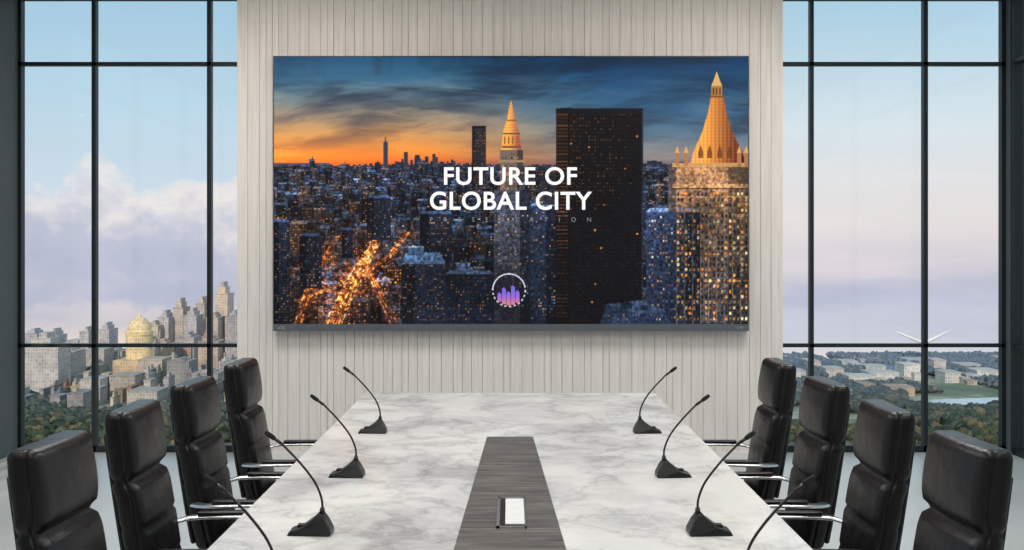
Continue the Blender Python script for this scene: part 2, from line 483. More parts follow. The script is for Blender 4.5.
# streets: fine light trails following each avenue
sp = vn(190, 110, 3, .9); sp2 = vn(20, 12, 3)
for (pts, wd, st, nl) in (([(379, 200), (372, 226), (375, 244), (358, 272), (332, 326)], 7.5, 1.0, 7),
                      ([(338, 236), (324, 260), (308, 290), (298, 324)], 3.5, 0.6, 3),
                      ([(408, 232), (390, 256), (354, 279), (298, 300)], 4.5, 0.7, 4),
                      ([(364, 262), (378, 290), (394, 324)], 4, 0.6, 3),
                      ([(300, 276), (318, 284), (345, 296)], 3, .5, 2)):
    py_ = np.array([p[1] for p in pts]); px_ = np.array([p[0] for p in pts])
    cx = np.interp(PYy, py_, px_)
    persp = 0.35+1.0*(PYy-200)/120
    on = (PYy > py_[0])*(PYy < py_[-1]+1)
    dd = np.abs(PXx-cx)
    road = np.exp(-(dd/(wd*persp))**4)*on
    img[...] = img*(1-.6*road[..., None])+(road*.6)[..., None]*C(80, 40, 22)
    for k in range(nl):
        off_ = (k-(nl-1)/2)/(nl/2)*wd*0.95
        dl = np.abs(PXx-(cx+off_*persp+1.5*(sp2-.5)))
        g = np.exp(-(dl/(0.36+0.30*persp))**2)*on*np.clip((sp-0.42)*6, 0, 1.5)*st
        col = C(255, 150, 66) if k % 3 else C(255, 206, 130)
        img[...] = img+g[..., None]*col*0.7
amb = np.exp(-((PXx-345)/70)**2-((PYy-278)/48)**2)*np.clip((sp-.50)*6, 0, 1.3)
img = img+amb[..., None]*C(230, 120, 50)*0.38
amb2 = np.exp(-((PXx-345)/80)**2-((PYy-270)/60)**2)
img = img+amb2[..., None]*C(90, 40, 14)*0.25
for (a, t_, c_, e) in ((274, 222, 290, 324), (300, 236, 322, 288), (342, 230, 353, 258), (367, 198, 391, 240), (420, 214, 452, 262), (402, 262, 446, 324)):
    base = C(28, 36, 52)*rng.uniform(.8, 1.2)
    for k in range(0, int(e-t_), 2):
        rect(a, t_+k, c_, t_+k+2, base*(1.1-.4*k/(e-t_))); rect(a, t_+k, a+(c_-a)*.3, t_+k+2, base*.5)
    poly([(a, t_), (c_, t_), (c_-2, t_-3), (a+3, t_-3)], base*2.2+.03)
    wins(a+1, t_+2, c_-1, e-2, 2.0, 2.7, 0.6, dim, .5, .5, .5)
    wins(a+1, t_+2, c_-1, e-2, 2.0, 2.7, 0.3, warm, .5, .45, .75)
poly([(402, 264), (406, 253), (440, 252), (445, 264)], C(84, 112, 146)); rect(408, 246, 424, 255, C(62, 84, 112)); rect(408, 246, 424, 247.5, C(120, 146, 176))
for k in range(7): rect(408+k*5, 257+rng.uniform(0, 3), 411+k*5, 260, C(50, 70, 98))
rect(472, 126, 486, 190, C(40, 40, 48)); rect(472, 126, 486, 128, C(18, 18, 24)); rect(472, 126, 475, 190, C(24, 24, 30))
wins(473, 129, 486, 190, 2.0, 2.6, 0.6, [C(200, 130, 70), C(150, 100, 70)], .6, .5, .65)
# clock tower
rect(500, 150, 523, 190, C(120, 104, 94)); rect(517, 150, 523, 190, C(70, 62, 62)); wins(501, 152, 523, 190, 3.0, 4.0, .55, warm+dim, .5, .5, .8)
rect(498, 160, 525, 162.5, C(160, 134, 104)); rect(499, 172, 524, 173.5, C(150, 130, 108))
for k in range(70):
    yk = 190+k*2
    if yk > 322: break
    f = 1-0.45*k/67
    rect(494, yk, 530, yk+2, C(74, 78, 94)*f); rect(520, yk, 530, yk+2, C(36, 42, 58)*f)
wins(495, 192, 529, 322, 2.4, 3.2, .6, dim, .5, .55, .6)
wins(495, 214, 529, 310, 2.4, 3.2, .25, [C(200, 196, 190), C(255, 200, 120)], .5, .5, .75)
gold = lambda X, Y: np.stack([np.clip(0.92-0.03*np.clip(X-511, -2, 12)+.05*np.sin(X*3), 0, 1), np.clip(0.62-0.035*np.clip(X-511, -2, 12)+0.08*np.sin(Y*2.2), 0, 1), 0.32+.05*np.sin(Y*2.2)], -1)
poly([(501, 150), (503, 132), (507, 120), (509, 108), (511, 100), (513, 108), (515, 120), (519, 132), (521, 150)], gold)
rect(503, 133, 520, 134.5, C(110, 76, 44)); rect(502, 146, 521, 148, C(120, 84, 50)); rect(507, 120, 516, 121.2, C(120, 84, 50))
for xk in (504, 508, 512, 516): rect(xk, 137, xk+1.6, 144, C(150, 96, 48))
for k in range(60):
    yk = 206+k*2
    if yk > 322: break
    rect(530, yk, 556, yk+2, C(38, 52, 78)*(1-.4*k/60)); rect(546, yk, 556, yk+2, C(20, 28, 44)*(1-.4*k/60))
poly([(530, 206), (556, 206), (554, 203), (533, 203)], C(104, 124, 152))
wins(531, 208, 555, 322, 2.2, 3.0, .5, dim, .5, .5, .6); wins(531, 208, 555, 322, 2.2, 3.0, .28, warm+cool, .5, .5, .75)
rect(538, 168, 556, 205, C(40, 42, 52)); wins(539, 170, 556, 204, 2.0, 2.8, .4, warm, .5, .5, .7)
# dark slab
poly([(556, 110), (562, 108), (643, 110), (643, 324), (556, 324)], lambda X, Y: np.stack([0.055+0.10*np.clip((592-X)/36, 0, 1)*np.clip((200-Y)/90, 0, 1), 0.046+0.05*np.clip((592-X)/36, 0, 1)*np.clip((200-Y)/90, 0, 1), 0.055+0*X], -1))
for k in range(60):
    yk = 114+k*3.6
    if yk > 321: break
    rect(556.5, yk, 568, yk+1.5, C(150, 96, 56)*rng.uniform(.3, .9), .7 if yk < 250 else .3)
    xk = 570
    while xk < 641:
        g = C(118, 80, 54) if (yk < 210 and rng.random() < .6*max(0, (640-xk)/70)) else C(36, 34, 40)
        rect(xk, yk, xk+1.9, yk+1.7, g*rng.uniform(.3, .95), .75)
        if rng.random() < .008: rect(xk, yk, xk+1.9, yk+1.7, C(220, 150, 86), .8)
        xk += 3.0
rect(568, 108, 569.5, 324, C(10, 10, 13)); rect(556, 108.5, 643, 113, C(20, 20, 26)); rect(641.5, 110, 643, 324, C(34, 40, 54))
# right tower: warm floodlit stone turning bluer lower down
for k in range(85):
    yk = 165+k*2
    if yk > 322: break
    q = min(1, k/75)
    c_ = C(152, 120, 88)*(1-q)**1.2+C(74, 76, 88)*(1-(1-q)**1.2)
    rect(672, yk, 748, yk+2, c_*(1.05-.25*q)); rect(728, yk, 748, yk+2, c_*(.75-.2*q))
for k in range(60):
    yk = 212+k*2
    if yk > 322: break
    f = 1.1-0.45*k/60
    rect(646, yk, 700, yk+2, C(44, 58, 86)*f); rect(684, yk, 700, yk+2, C(28, 38, 56)*f)
poly([(646, 212), (700, 212), (696, 208), (650, 208)], C(96, 118, 150))
rect(668, 165, 676, 212, C(84, 74, 72))
for xk in range(676, 748, 8): rect(xk, 190, xk+1.2, 324, C(180, 150, 118), .38)
for yk in (196, 214, 246, 280): rect(672 if yk < 214 else 700, yk, 748, yk+1.5, C(196, 164, 122), .5)
wins(648, 215, 698, 322, 2.8, 4.0, .7, dim, .45, .55, .7); wins(648, 215, 698, 322, 2.8, 4.0, .36, warm+cool+[C(240, 225, 190)], .45, .5, .9, .1)
wins(676, 191, 748, 322, 4.0, 5.4, .85, [C(24, 24, 32), C(38, 36, 42)], .45, .6, .75); wins(676, 191, 748, 322, 4.0, 5.4, .5, warm+[C(250, 230, 180)], .45, .55, 1.0, .1)
rect(672, 184, 748, 188, C(176, 142, 104)); rect(672, 188, 748, 189, C(40, 34, 40)); rect(672, 163, 748, 167, C(206, 156, 96))
wins(674, 168, 748, 184, 4.4, 15, .95, [C(255, 190, 100), C(240, 150, 70)], .45, .8, .95)
gp = lambda X, Y: np.stack([np.clip(0.84-0.017*np.clip(X-714, -8, 40)+0.08*np.sin((X-716)*1.6)*np.clip((Y-100)/50, 0, 1), 0, 1),
                            np.clip(0.54-0.014*np.clip(X-714, -10, 40)+0.04*np.sin(Y*1.9)+.06*np.sin((X-716)*1.6), 0, 1), np.clip(0.24-.005*(X-716), .08, 1)], -1)
poly([(690, 163), (694, 150), (702, 132), (708, 112), (711, 96), (723, 96), (726, 112), (732, 132), (741, 150), (746, 163)], gp)
rect(711, 86, 722, 97, C(180, 128, 66))
for xk in (712.5, 715.7, 719): rect(xk, 88, xk+1.5, 95, C(90, 56, 30))
poly([(711, 86), (714, 79), (716.5, 71), (719, 79), (722, 86)], C(226, 180, 110))
rect(709, 96, 725, 97.5, C(120, 72, 36))
for dx in (-18, -9, 1, 11, 20):
    poly([(716+dx, 152), (718.5+dx, 145), (721+dx, 152), (721+dx, 158), (716+dx, 158)], C(110, 62, 30), .8)
for xk in (675, 684, 737, 744):
    rect(xk, 153, xk+4, 166, C(176, 124, 80)); poly([(xk-.5, 153), (xk+2, 146), (xk+4.5, 153)], C(228, 170, 100))
poly([(600, 324), (606, 304), (640, 300), (668, 312), (676, 324)], C(36, 48, 70)); poly([(606, 304), (640, 300), (668, 312), (640, 314)], C(52, 68, 92)); wins(604, 313, 668, 324, 3, 4, .5, warm[:1]+cool, .5, .5, .6)
rect(620, 302, 632, 309, C(24, 34, 50)); rect(640, 305, 648, 310, C(28, 40, 58)); rect(446, 274, 494, 324, C(20, 26, 40)); poly([(446, 274), (494, 274), (490, 270), (450, 270)], C(70, 88, 114)); wins(448, 276, 492, 322, 2.4, 3.4, .35, warm+cool, .5, .5, .6)
# fine grain of detail + bloom of the lamps
below = np.clip((PYy-164)/6, 0, 1)[..., None]
gr = vn(230, 130, 2, .8)[..., None]
img = img*(1+below*(gr-.5)*1.2)
lowf = vn(9, 6, 3)[..., None]
img = img*(1+below*(lowf-.5)*0.9)
img = np.clip(img, 0, 1.2)
br = np.clip(img-0.45, 0, 1)*(PYy > 95)[..., None]*np.array([1.0, .8, .55])
br = br*np.where((PYy > 168)[..., None], 1, .12)
img = blur(img, 0.35)+0.30*blur(br, 1.6)+0.28*blur(br, 6)
# logo
dx_ = PXx-509; dy_ = PYy-290; rr = np.hypot(dx_, dy_); an = np.arctan2(dy_, dx_)
img = np.where((rr < 17)[..., None], img*0.5+C(30, 22, 50)*.35, img)
ring = (np.abs(rr-16.3) < 0.6) & ((np.sin(an*22) > 0.1) | (an < -0.2))
img = np.where(ring[..., None], C(215, 220, 232), img)
for k, (bx, bt) in enumerate(((497.5, 292), (502, 287), (506.5, 291), (511, 285), (515.5, 290))):
    bl = min(307, 290+math.sqrt(max(0, 225-(bx+2-509)**2)))
    poly([(bx, bt+2), (bx+2, bt), (bx+4, bt+2), (bx+4, bl), (bx, bl)],
         lambda X, Y: np.stack([0.50+0.42*np.clip((Y-292)/14, 0, 1), 0.42+0.15*np.clip((Y-296)/12, 0, 1), 0.86-0.45*np.clip((Y-296)/12, 0, 1)], -1))
img = np.clip(img, 0, 1)
lin = s2l(img)

disp = bpy.data.objects.new('wall_display', None); scene.collection.objects.link(disp)
YD = 8.1
pa = P(X0, Y1, YD); pb = P(X1, Y0, YD)
nx, ny = W, H
gxs = np.linspace(pa.x, pb.x, nx); gzs = np.linspace(pb.z, pa.z, ny)
gX, gZ = np.meshgrid(gxs, gzs)
verts = np.stack([gX, np.full_like(gX, YD), gZ], -1).reshape(-1, 3).astype(np.float32)
idx = np.arange(nx*ny).reshape(ny, nx)
quads = np.stack([idx[1:, :-1], idx[1:, 1:], idx[:-1, 1:], idx[:-1, :-1]], -1).reshape(-1, 4).astype(np.int32)
me = bpy.data.meshes.new('screen'); me.vertices.add(len(verts)); me.vertices.foreach_set('co', verts.ravel())
me.loops.add(quads.size); me.loops.foreach_set('vertex_index', quads.ravel())
me.polygons.add(len(quads)); me.polygons.foreach_set('loop_start', np.arange(0, quads.size, 4, dtype=np.int32))
try: me.polygons.foreach_set('loop_total', np.full(len(quads), 4, dtype=np.int32))
except Exception: pass
me.update(calc_edges=True)
ca = me.color_attributes.new('pix', 'FLOAT_COLOR', 'POINT')
ca.data.foreach_set('color', np.concatenate([lin.reshape(-1, 3), np.ones((W*H, 1))], 1).astype(np.float32).ravel())
me.materials.append(mat_attr_emit('screen_picture', 1.0))
so = bpy.data.objects.new('screen', me); scene.collection.objects.link(so); so.parent = disp
b = MB()
z_t = P(0, 56, YD).z; z_b = P(0, 331, YD).z; z_m = pa.z
xa = P(273.2, 0, YD).x; xb = P(748.8, 0, YD).x
b.box(xa, xb, YD+0.003, YW, z_b, z_t, 0)
b.box(xa, pa.x, YD-0.004, YD+0.01, z_m, z_t, 0); b.box(pb.x, xb, YD-0.004, YD+0.01, z_m, z_t, 0)
b.box(xa, xb, YD-0.004, YD+0.01, pb.z, z_t, 0)
b.box(xa, xb, YD-0.008, YD+0.01, z_b, z_m, 1)
b.obj('housing', [M_bezelb, M_bezel], parent=disp)
def text_mesh(name, txt, x0, x1, y0, y1, col, off=0.0, d=YD-0.003, spacing=1.0, st=1.0):
    cu = bpy.data.curves.new(name, 'FONT'); cu.body = txt; cu.offset = off; cu.space_character = spacing
    o = bpy.data.objects.new(name+'_tmp', cu); scene.collection.objects.link(o)
    bpy.context.view_layer.update()
    dg = bpy.context.evaluated_depsgraph_get()
    me = bpy.data.meshes.new_from_object(o.evaluated_get(dg))
    bpy.data.objects.remove(o)
    n = len(me.vertices); a = np.zeros(n*3); me.vertices.foreach_get('co', a); a = a.reshape(-1, 3)
    lo = a.min(0); hi = a.max(0)
    A = P(x0, y1, d); B = P(x1, y0, d)
    u = (a[:, 0]-lo[0])/(hi[0]-lo[0]); v = (a[:, 1]-lo[1])/(hi[1]-lo[1])
    out = np.stack([A.x+u*(B.x-A.x), np.full(n, d), A.z+v*(B.z-A.z)], -1)
    me.vertices.foreach_set('co', out.ravel()); me.update()
    me.materials.clear(); me.materials.append(mat_emit(name+'_glow', col, st))
    o = bpy.data.objects.new(name, me); scene.collection.objects.link(o); o.parent = disp
text_mesh('title_line_1', 'FUTURE OF', 444, 577, 167, 185, '#ffffff', 0.019, spacing=1.08)
text_mesh('title_line_2', 'GLOBAL CITY', 430, 592, 191.5, 210, '#ffffff', 0.019, spacing=1.08)
text_mesh('subtitle', 'PRESENTATION', 430, 591, 217.3, 221.8, '#8a8f98', -0.006, spacing=4.6)
text_mesh('maker_mark', 'o LC', 278, 285, 326, 329, '#c8ccd0', 0.0, d=YD-0.010, st=0.6)
text_mesh('maker_label', 'UHD', 736, 744, 326.5, 328.5, '#b8bcc0', 0.0, d=YD-0.010, st=0.5)

# ------------------------------------------------------------------ table
TZ = 0.75
b = MB()
b.box(-1.0, 1.0, 1.5, 6.9, TZ-0.045, TZ, 0)
b.box(-0.62, 0.62, 1.9, 6.5, TZ-0.09, TZ-0.045, 1)
for yc in (2.4, 4.2, 6.0):
    b.box(-0.42, 0.42, yc-0.3, yc+0.3, 0.06, TZ-0.09, 1)
    b.box(-0.5, 0.5, yc-0.4, yc+0.4, 0.0, 0.06, 2)
table = b.obj('conference_table', [M_marble, M_dwood, M_chrome], bevel=0.006)
b = MB()
def wi(y): return (0.242+(5.27-y)*(0.37-0.242)/(5.27-3.28))/2
ya, yb_ = 1.75, 5.27
vs = [(-wi(ya), ya, TZ-.01), (wi(ya), ya, TZ-.01), (wi(yb_), yb_, TZ-.01), (-wi(yb_), yb_, TZ-.01)]
vs += [(v[0], v[1], TZ+0.0015) for v in vs]
b.add(vs, [(3, 2, 1, 0), (4, 5, 6, 7), (0, 1, 5, 4), (1, 2, 6, 5), (2, 3, 7, 6), (3, 0, 4, 7)])
b.obj('inlay', [M_dwood], parent=table)
b = MB()
cx, y0_, y1_ = 0.005, 3.53, 3.96; hw = 0.054
z = TZ+0.0015
b.box(cx-hw, cx-hw+0.012, y0_, y1_, z, z+0.006, 0); b.box(cx+hw-0.006, cx+hw, y0_, y1_, z, z+0.006, 0)
b.box(cx-hw, cx+hw, y0_, y0_+0.015, z, z+0.006, 0); b.box(cx-hw, cx+hw, y1_-0.015, y1_, z, z+0.006, 0)
b.box(cx-hw+0.012, cx+hw-0.006, y0_+0.015, y1_-0.015, z, z+0.001, 2)
b.box(cx-hw+0.032, cx+hw-0.006, y0_+0.05, y1_-0.02, z+0.001, z+0.004, 1)
b.obj('cable_box', [M_chrome, M_white, M_black], parent=table)

# ------------------------------------------------------------------ microphones
def build_mic():
    b = MB()
    prof = [(-0.082, 0.0), (0.068, 0.0), (0.068, 0.014), (0.052, 0.05), (0.040, 0.068), (0.022, 0.072), (0.006, 0.055), (-0.03, 0.028), (-0.075, 0.013)]
    n = len(prof)
    def hwid(x_, z_): return 0.048*(1-0.55*(z_/0.072))*(0.75+0.25*min(1, (x_+0.1)/0.08))
    vs = []
    for k, f in enumerate((-1, -0.86, 0.86, 1)):
        for (x_, z_) in prof:
            sh_ = 0.94 if abs(f) == 1 else 1.0
            vs.append((x_*sh_, f*hwid(x_, z_), max(0, z_*(0.93 if abs(f) == 1 else 1))))
    fs = [tuple(range(n)), tuple(range(3*n, 4*n))[::-1]]
    for k in range(3):
        for i in range(n): fs.append((k*n+i, k*n+(i+1) % n, (k+1)*n+(i+1) % n, (k+1)*n+i))
    b.add(vs, fs, 0, False)
    b.box(-0.05, -0.028, -0.014, 0.014, 0.02, 0.031, 0)
    b.tube([(0.034, 0, 0.06), (0.034, 0, 0.088)], [0.011, 0.008], 14, 0, up=Vector((0, 1, 0)))
    pth = smooth_path([(0.034, 0, 0.08), (0.031, 0, 0.120), (0.008, 0, 0.176), (-0.042, 0, 0.242), (-0.105, 0, 0.308)], 8)
    b.tube(pth, 0.0042, 10, 0)
    p0 = Vector((-0.105, 0, 0.308)); d = (Vector((-0.165, 0, 0.352))-p0)
    b.tube([p0, p0+d*0.1, p0+d*0.45], [0.0048, 0.0060, 0.0060], 12, 0)
    b.tube([p0+d*.45, p0+d*.5, p0+d*.75, p0+d*.95, p0+d*1.0], [0.0065, 0.0085, 0.0088, 0.0075, 0.004], 12, 2)
    return b.mesh('conference_microphone', [M_black, M_chrome, M_foam])
mm = build_mic()
for side in (-1, 1):
    for d, X in ((5.40, 0.735), (4.36, 0.705), (3.48, 0.687), (2.80, 0.69)):
        o = bpy.data.objects.new('conference_microphone', mm); scene.collection.objects.link(o)
        o.location = (side*X, d, TZ+0.0005)
        if side > 0: o.rotation_euler = (0, 0, math.pi)

# ------------------------------------------------------------------ chairs
def build_chair():
    b = MB()
    zc, hz = 0.80, 0.355     # 0.445 .. 1.155
    def fn(p):
        z = p.z+zc
        t = max(0, min(1, (z-0.45)/0.70))
        cx_ = -0.300-0.115*t**0.85-0.012*math.exp(-((z-0.91)/0.04)**2)
        k = 1.0+0.14*math.exp(-((z-1.04)/0.09)**2)+0.04*math.exp(-((z-0.70)/0.12)**2)
        front = p.x > 0
        seam = 0
        for zs, dp, sg in ((0.91, 0.55, 0.011), (0.74, 0.18, 0.008), (0.585, 0.18, 0.008)):
            seam += dp*math.exp(-((z-zs)/sg)**2)
        k -= seam*(1.0 if front else 0.5)
        wy = 1.0-0.04*t**2-0.07*math.exp(-((z-0.91)/0.012)**2)-0.12*(1-t)**3
        xx_ = p.x*k
        if front: xx_ += 0.014*max(0, 1-(p.y/0.18)**2)*(1-seam*2)
        yw = p.y*(1-0.03*math.exp(-((p.x-0.012)/0.006)**2))
        return Vector((cx_+xx_, yw*wy, p.z))
    b.rbox((0, 0, zc), (0.047, 0.188, hz), 0.026, 0, 44, fn)
    def fn2(p):
        z = p.z+0.78; t = max(0, min(1, (z-0.45)/0.70))
        return Vector((-0.300-0.115*t**0.85-0.053+p.x, p.y*(1-0.05*t*t), p.z))
    b.rbox((0, 0, 0.775), (0.010, 0.165, 0.30), 0.009, 1, 10, fn2)
    def fs_(p):
        dz = 0.018*max(0, 1-(p.y/0.24)**2)*(1 if p.z > 0 else 0)
        drop = -0.03*max(0, (p.x-0.12)/0.14)**2
        return Vector((p.x, p.y, p.z+dz+drop))
    b.rbox((0.02, 0, 0.455), (0.27, 0.235, 0.048), 0.04, 0, 10, fs_)
    b.rbox((0.0, 0, 0.405), (0.20, 0.18, 0.016), 0.01, 1, 2)
    for sy in (-1, 1):
        y = sy*0.262
        pth = smooth_path([(-0.34, sy*0.20, 0.655), (-0.27, y, 0.664), (-0.10, y, 0.668), (0.04, y, 0.664), (0.085, y, 0.63), (0.06, y, 0.54), (0.03, y, 0.45), (0.0, sy*0.22, 0.405), (0.0, sy*0.1, 0.40)], 6)
        b.tube(pth, 0.0125, 10, 2, sq=(0.75, 1.9))
        b.rbox((-0.10, y, 0.682), (0.145, 0.019, 0.008), 0.007, 1, 6)
    b.tube([(0, 0, 0.12), (0, 0, 0.25)], 0.028, 16, 1, up=Vector((0, 1, 0)))
    b.tube([(0, 0, 0.25), (0, 0, 0.40)], 0.018, 16, 2, up=Vector((0, 1, 0)))
    b.tube([(0, 0, 0.385), (0, 0, 0.40)], [0.07, 0.09], 16, 1, up=Vector((0, 1, 0)))
    for k in range(5):
        a = math.radians(36+72*k); ca_, sa = math.cos(a), math.sin(a)
        b.tube([(0.02*ca_, 0.02*sa, 0.125), (0.15*ca_, 0.15*sa, 0.108), (0.31*ca_, 0.31*sa, 0.078)], [0.028, 0.023, 0.016], 10, 2, sq=(1, 1), up=Vector((0, 0, 1)))
        cxk, cyk = 0.30*ca_, 0.30*sa
        b.tube([(cxk, cyk, 0.05), (cxk, cyk, 0.085)], 0.009, 8, 2)
        for off in (-0.016, 0.016):
            c1 = Vector((cxk-sa*off, cyk+ca_*off, 0.029)); ax = Vector((-sa, ca_, 0))
            b.tube([c1-ax*0.009, c1+ax*0.009], 0.029, 16, 1, up=Vector((0, 0, 1)))
    return b.mesh('office_chair', [M_leather, M_black, M_chrome], merge=0.00005)
cm_ = build_chair()
for side in (-1, 1):
    for d, yaw in ((3.05, 2), (3.75, -2), (4.44, 1), (5.24, -1)):
        o = bpy.data.objects.new('office_chair', cm_); scene.collection.objects.link(o)
        o.location = (side*0.995, d, 0.0)
        o.rotation_euler = (0, 0, math.radians(yaw*side) + (math.pi if side > 0 else 0))

# ------------------------------------------------------------------ outdoors
city = bpy.data.objects.new('city_landscape', None); scene.collection.objects.link(city)
ZG = -78.0; RG = 745.0
m, nt, bs = new_mat('outdoor_ground')
tc = nt.n('ShaderNodeTexCoord')
n1 = nt.n('ShaderNodeTexNoise', inp={'Vector': tc.outputs['Object'], 'Scale': 0.02, 'Detail': 8.0, 'Roughness': 0.65})
nt.l(nt.ramp(n1.outputs[0], [(0.3, hexc('#5a654e')), (0.45, hexc('#727a64')), (0.52, hexc('#a39f92')), (0.6, hexc('#6b755d')), (0.75, hexc('#908f84'))]), bs.inputs['Base Color'])
bs.inputs['Roughness'].default_value = 0.95
b = MB(); n = 96
vs = [(0, 0, ZG)]+[(RG*math.cos(2*math.pi*k/n), RG*math.sin(2*math.pi*k/n), ZG) for k in range(n)]
b.add(vs, [(0, k+1, (k+1) % n+1) for k in range(n)]); b.obj('ground_outdoors', [m], parent=city)

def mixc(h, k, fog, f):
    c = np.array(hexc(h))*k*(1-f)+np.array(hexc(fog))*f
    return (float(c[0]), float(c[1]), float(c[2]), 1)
b = MB()
occ = []
def bld(px, pyt, wpx, d, col, dep=18, step=0, k=1.0):
    c = P(px, pyt, d); w = wpx*d/F/2
    f = min(0.55, max(0, (d-470)/450))  # aerial haze painted into the facade colour, paler with distance
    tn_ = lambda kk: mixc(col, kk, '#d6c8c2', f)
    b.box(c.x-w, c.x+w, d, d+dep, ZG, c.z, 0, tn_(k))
    occ.append((c.x-w-1.5, c.x+w+1.5, d-3, d+dep+2))
    if step:
        b.box(c.x-w*0.6, c.x+w*0.5, d+2, d+dep-2, c.z, c.z+step, 0, tn_(k*0.95))
        b.box(c.x-w*0.2, c.x+w*0.25, d+3, d+dep-3, c.z+step, c.z+step*1.7, 0, tn_(k*0.9))
    b.box(c.x-w-.2, c.x+w+.2, d-.2, d+dep+.2, c.z-0.4, c.z+0.4, 0, tn_(k*0.8))
left = [(40, 346, 36, 540, '#cfc6be', 4), (66, 352, 16, 580, '#c4bdb9', 2), (30, 334, 14, 690, '#bdb9c2', 2), (52, 336, 10, 700, '#c4c0c8', 3),
        (72, 341, 12, 700, '#b8b6c0', 0), (84, 332, 9, 690, '#c9c2c2', 2), (104, 330, 10, 700, '#bcb9c2', 3), (152, 326, 12, 680, '#d2b898', 2),
        (163, 318, 11, 690, '#bdb8be', 3), (178, 308, 10, 700, '#d0b8a0', 4), (190, 316, 13, 670, '#b4afb4', 3), (200, 304, 9, 700, '#d2bca4', 3),
        (212, 318, 12, 660, '#b9a088', 2), (221, 294, 13, 700, '#e6c4a0', 5), (232, 316, 12, 670, '#aaa6ac', 2), (246, 312, 12, 690, '#bab5ba', 2),
        (95, 350, 18, 620, '#b9afa6', 0), (112, 352, 20, 640, '#a49e9c', 1), (160, 345, 20, 630, '#cfb08c', 2), (185, 338, 18, 640, '#aaa3a2', 2),
        (208, 342, 20, 610, '#c2a488', 2), (235, 342, 20, 620, '#a8a3a4', 2), (150, 360, 24, 570, '#c2b09a', 0), (178, 362, 22, 560, '#8f8a88', 1),
        (122, 376, 26, 530, '#b3a698', 0), (90, 380, 20, 520, '#cfc6bc', 0), (205, 374, 26, 530, '#b9ada2', 1), (232, 364, 24, 550, '#9c9896', 1),
        (142, 392, 30, 490, '#c9beb0', 0), (75, 394, 16, 495, '#9a9490', 0), (190, 396, 20, 490, '#b3a89c', 0), (260, 350, 24, 620, '#b3adb0', 2), (285, 340, 20, 670, '#bdb6b8', 2),
        (310, 330, 18, 690, '#b0abb0', 3), (-10, 340, 24, 640, '#bdb6b4', 2), (-40, 330, 20, 690, '#b5b0b8', 2), (-80, 345, 30, 640, '#c0bab6', 0)]
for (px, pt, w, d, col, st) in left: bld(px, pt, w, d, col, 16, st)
cols_ = ['#c9bfb4', '#b0a8a6', '#9c9490', '#d4c2aa', '#c2ac90', '#858086', '#96806e', '#d8cec4', '#7c8490', '#a8754f']
for i in range(380):
    px = random.uniform(-150, 330); d = random.uniform(495, 738)
    gy = 250+79.7/d*1000
    hpx = random.uniform(6, 20)*(1+0.9*(px > 140))*(700/d)**-0.3
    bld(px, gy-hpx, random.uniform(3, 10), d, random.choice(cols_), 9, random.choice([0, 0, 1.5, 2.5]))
# right: low warehouses
for (px, d, w, h_, col) in ((862, 590, 26, 5, '#e6e2dc'), (884, 600, 30, 6, '#dcdad6'), (912, 615, 16, 9, '#ece6dc'), (953, 600, 16, 6, '#dcd6ce'),
                            (988, 610, 22, 6, '#e6e2dc'), (835, 620, 18, 6, '#cdc8c0'), (795, 600, 22, 7, '#d3ccc4'), (940, 640, 12, 9, '#cfc8c0'),
                            (970, 650, 22, 5, '#c7c5c3'), (903, 545, 24, 4.5, '#c7ab8c'), (1040, 600, 30, 6, '#d8d4cf'), (850, 670, 16, 5, '#c8cacc'), (918, 680, 22, 5, '#c4c8cc'),
                            (876, 650, 20, 4, '#cfccc6'), (815, 650, 12, 7, '#c2beb9'), (845, 540, 14, 4, '#bfae9c'), (870, 560, 12, 4, '#b99c80')):
    gy = 250+79.7/d*1000
    bld(px, gy-h_/d*1000, w, d, col, 14, 0)
for i in range(40):
    px = random.uniform(785, 1060); d = random.uniform(585, 720)
    gy = 250+79.7/d*1000
    bld(px, gy-random.uniform(2.5, 7), random.uniform(4, 12), d, random.choice(['#d8d2ca', '#c4beb8', '#cbb8a4', '#b8b8bc', '#e0dcd6']), 8, 0)
b.obj('skyline_buildings', [M_facade], tone=True, parent=city)

# golden domed tower
b = MB()
c = P(131, 333, 575); R0 = 7.6
def ring_(z, r): return [(c.x+r*math.cos(2*math.pi*k/24), 588+r*math.sin(2*math.pi*k/24), z) for k in range(24)]
zs = [(ZG, R0), (c.z-2, R0), (c.z-2, R0*1.05), (c.z, R0*1.05), (c.z, R0*.9), (c.z+3, R0*.86), (c.z+5.5, R0*.7), (c.z+7.5, R0*.45), (c.z+8.6, R0*.14), (c.z+11, 0.1)]
vs = []; fs = []
for z, r in zs: vs += ring_(z, r)
for i in range(len(zs)-1):
    for k in range(24): fs.append((i*24+k, i*24+(k+1) % 24, (i+1)*24+(k+1) % 24, (i+1)*24+k))
b.add(vs, fs, 0, False, hexc('#fbdca8'))
b.box(c.x-11, c.x+11, 576, 600, ZG, c.z-16, 0, hexc('#e2c49c'))
b.obj('domed_tower', [M_facade], tone=True, parent=city)
occ.append((c.x-14, c.x+14, 572, 604))

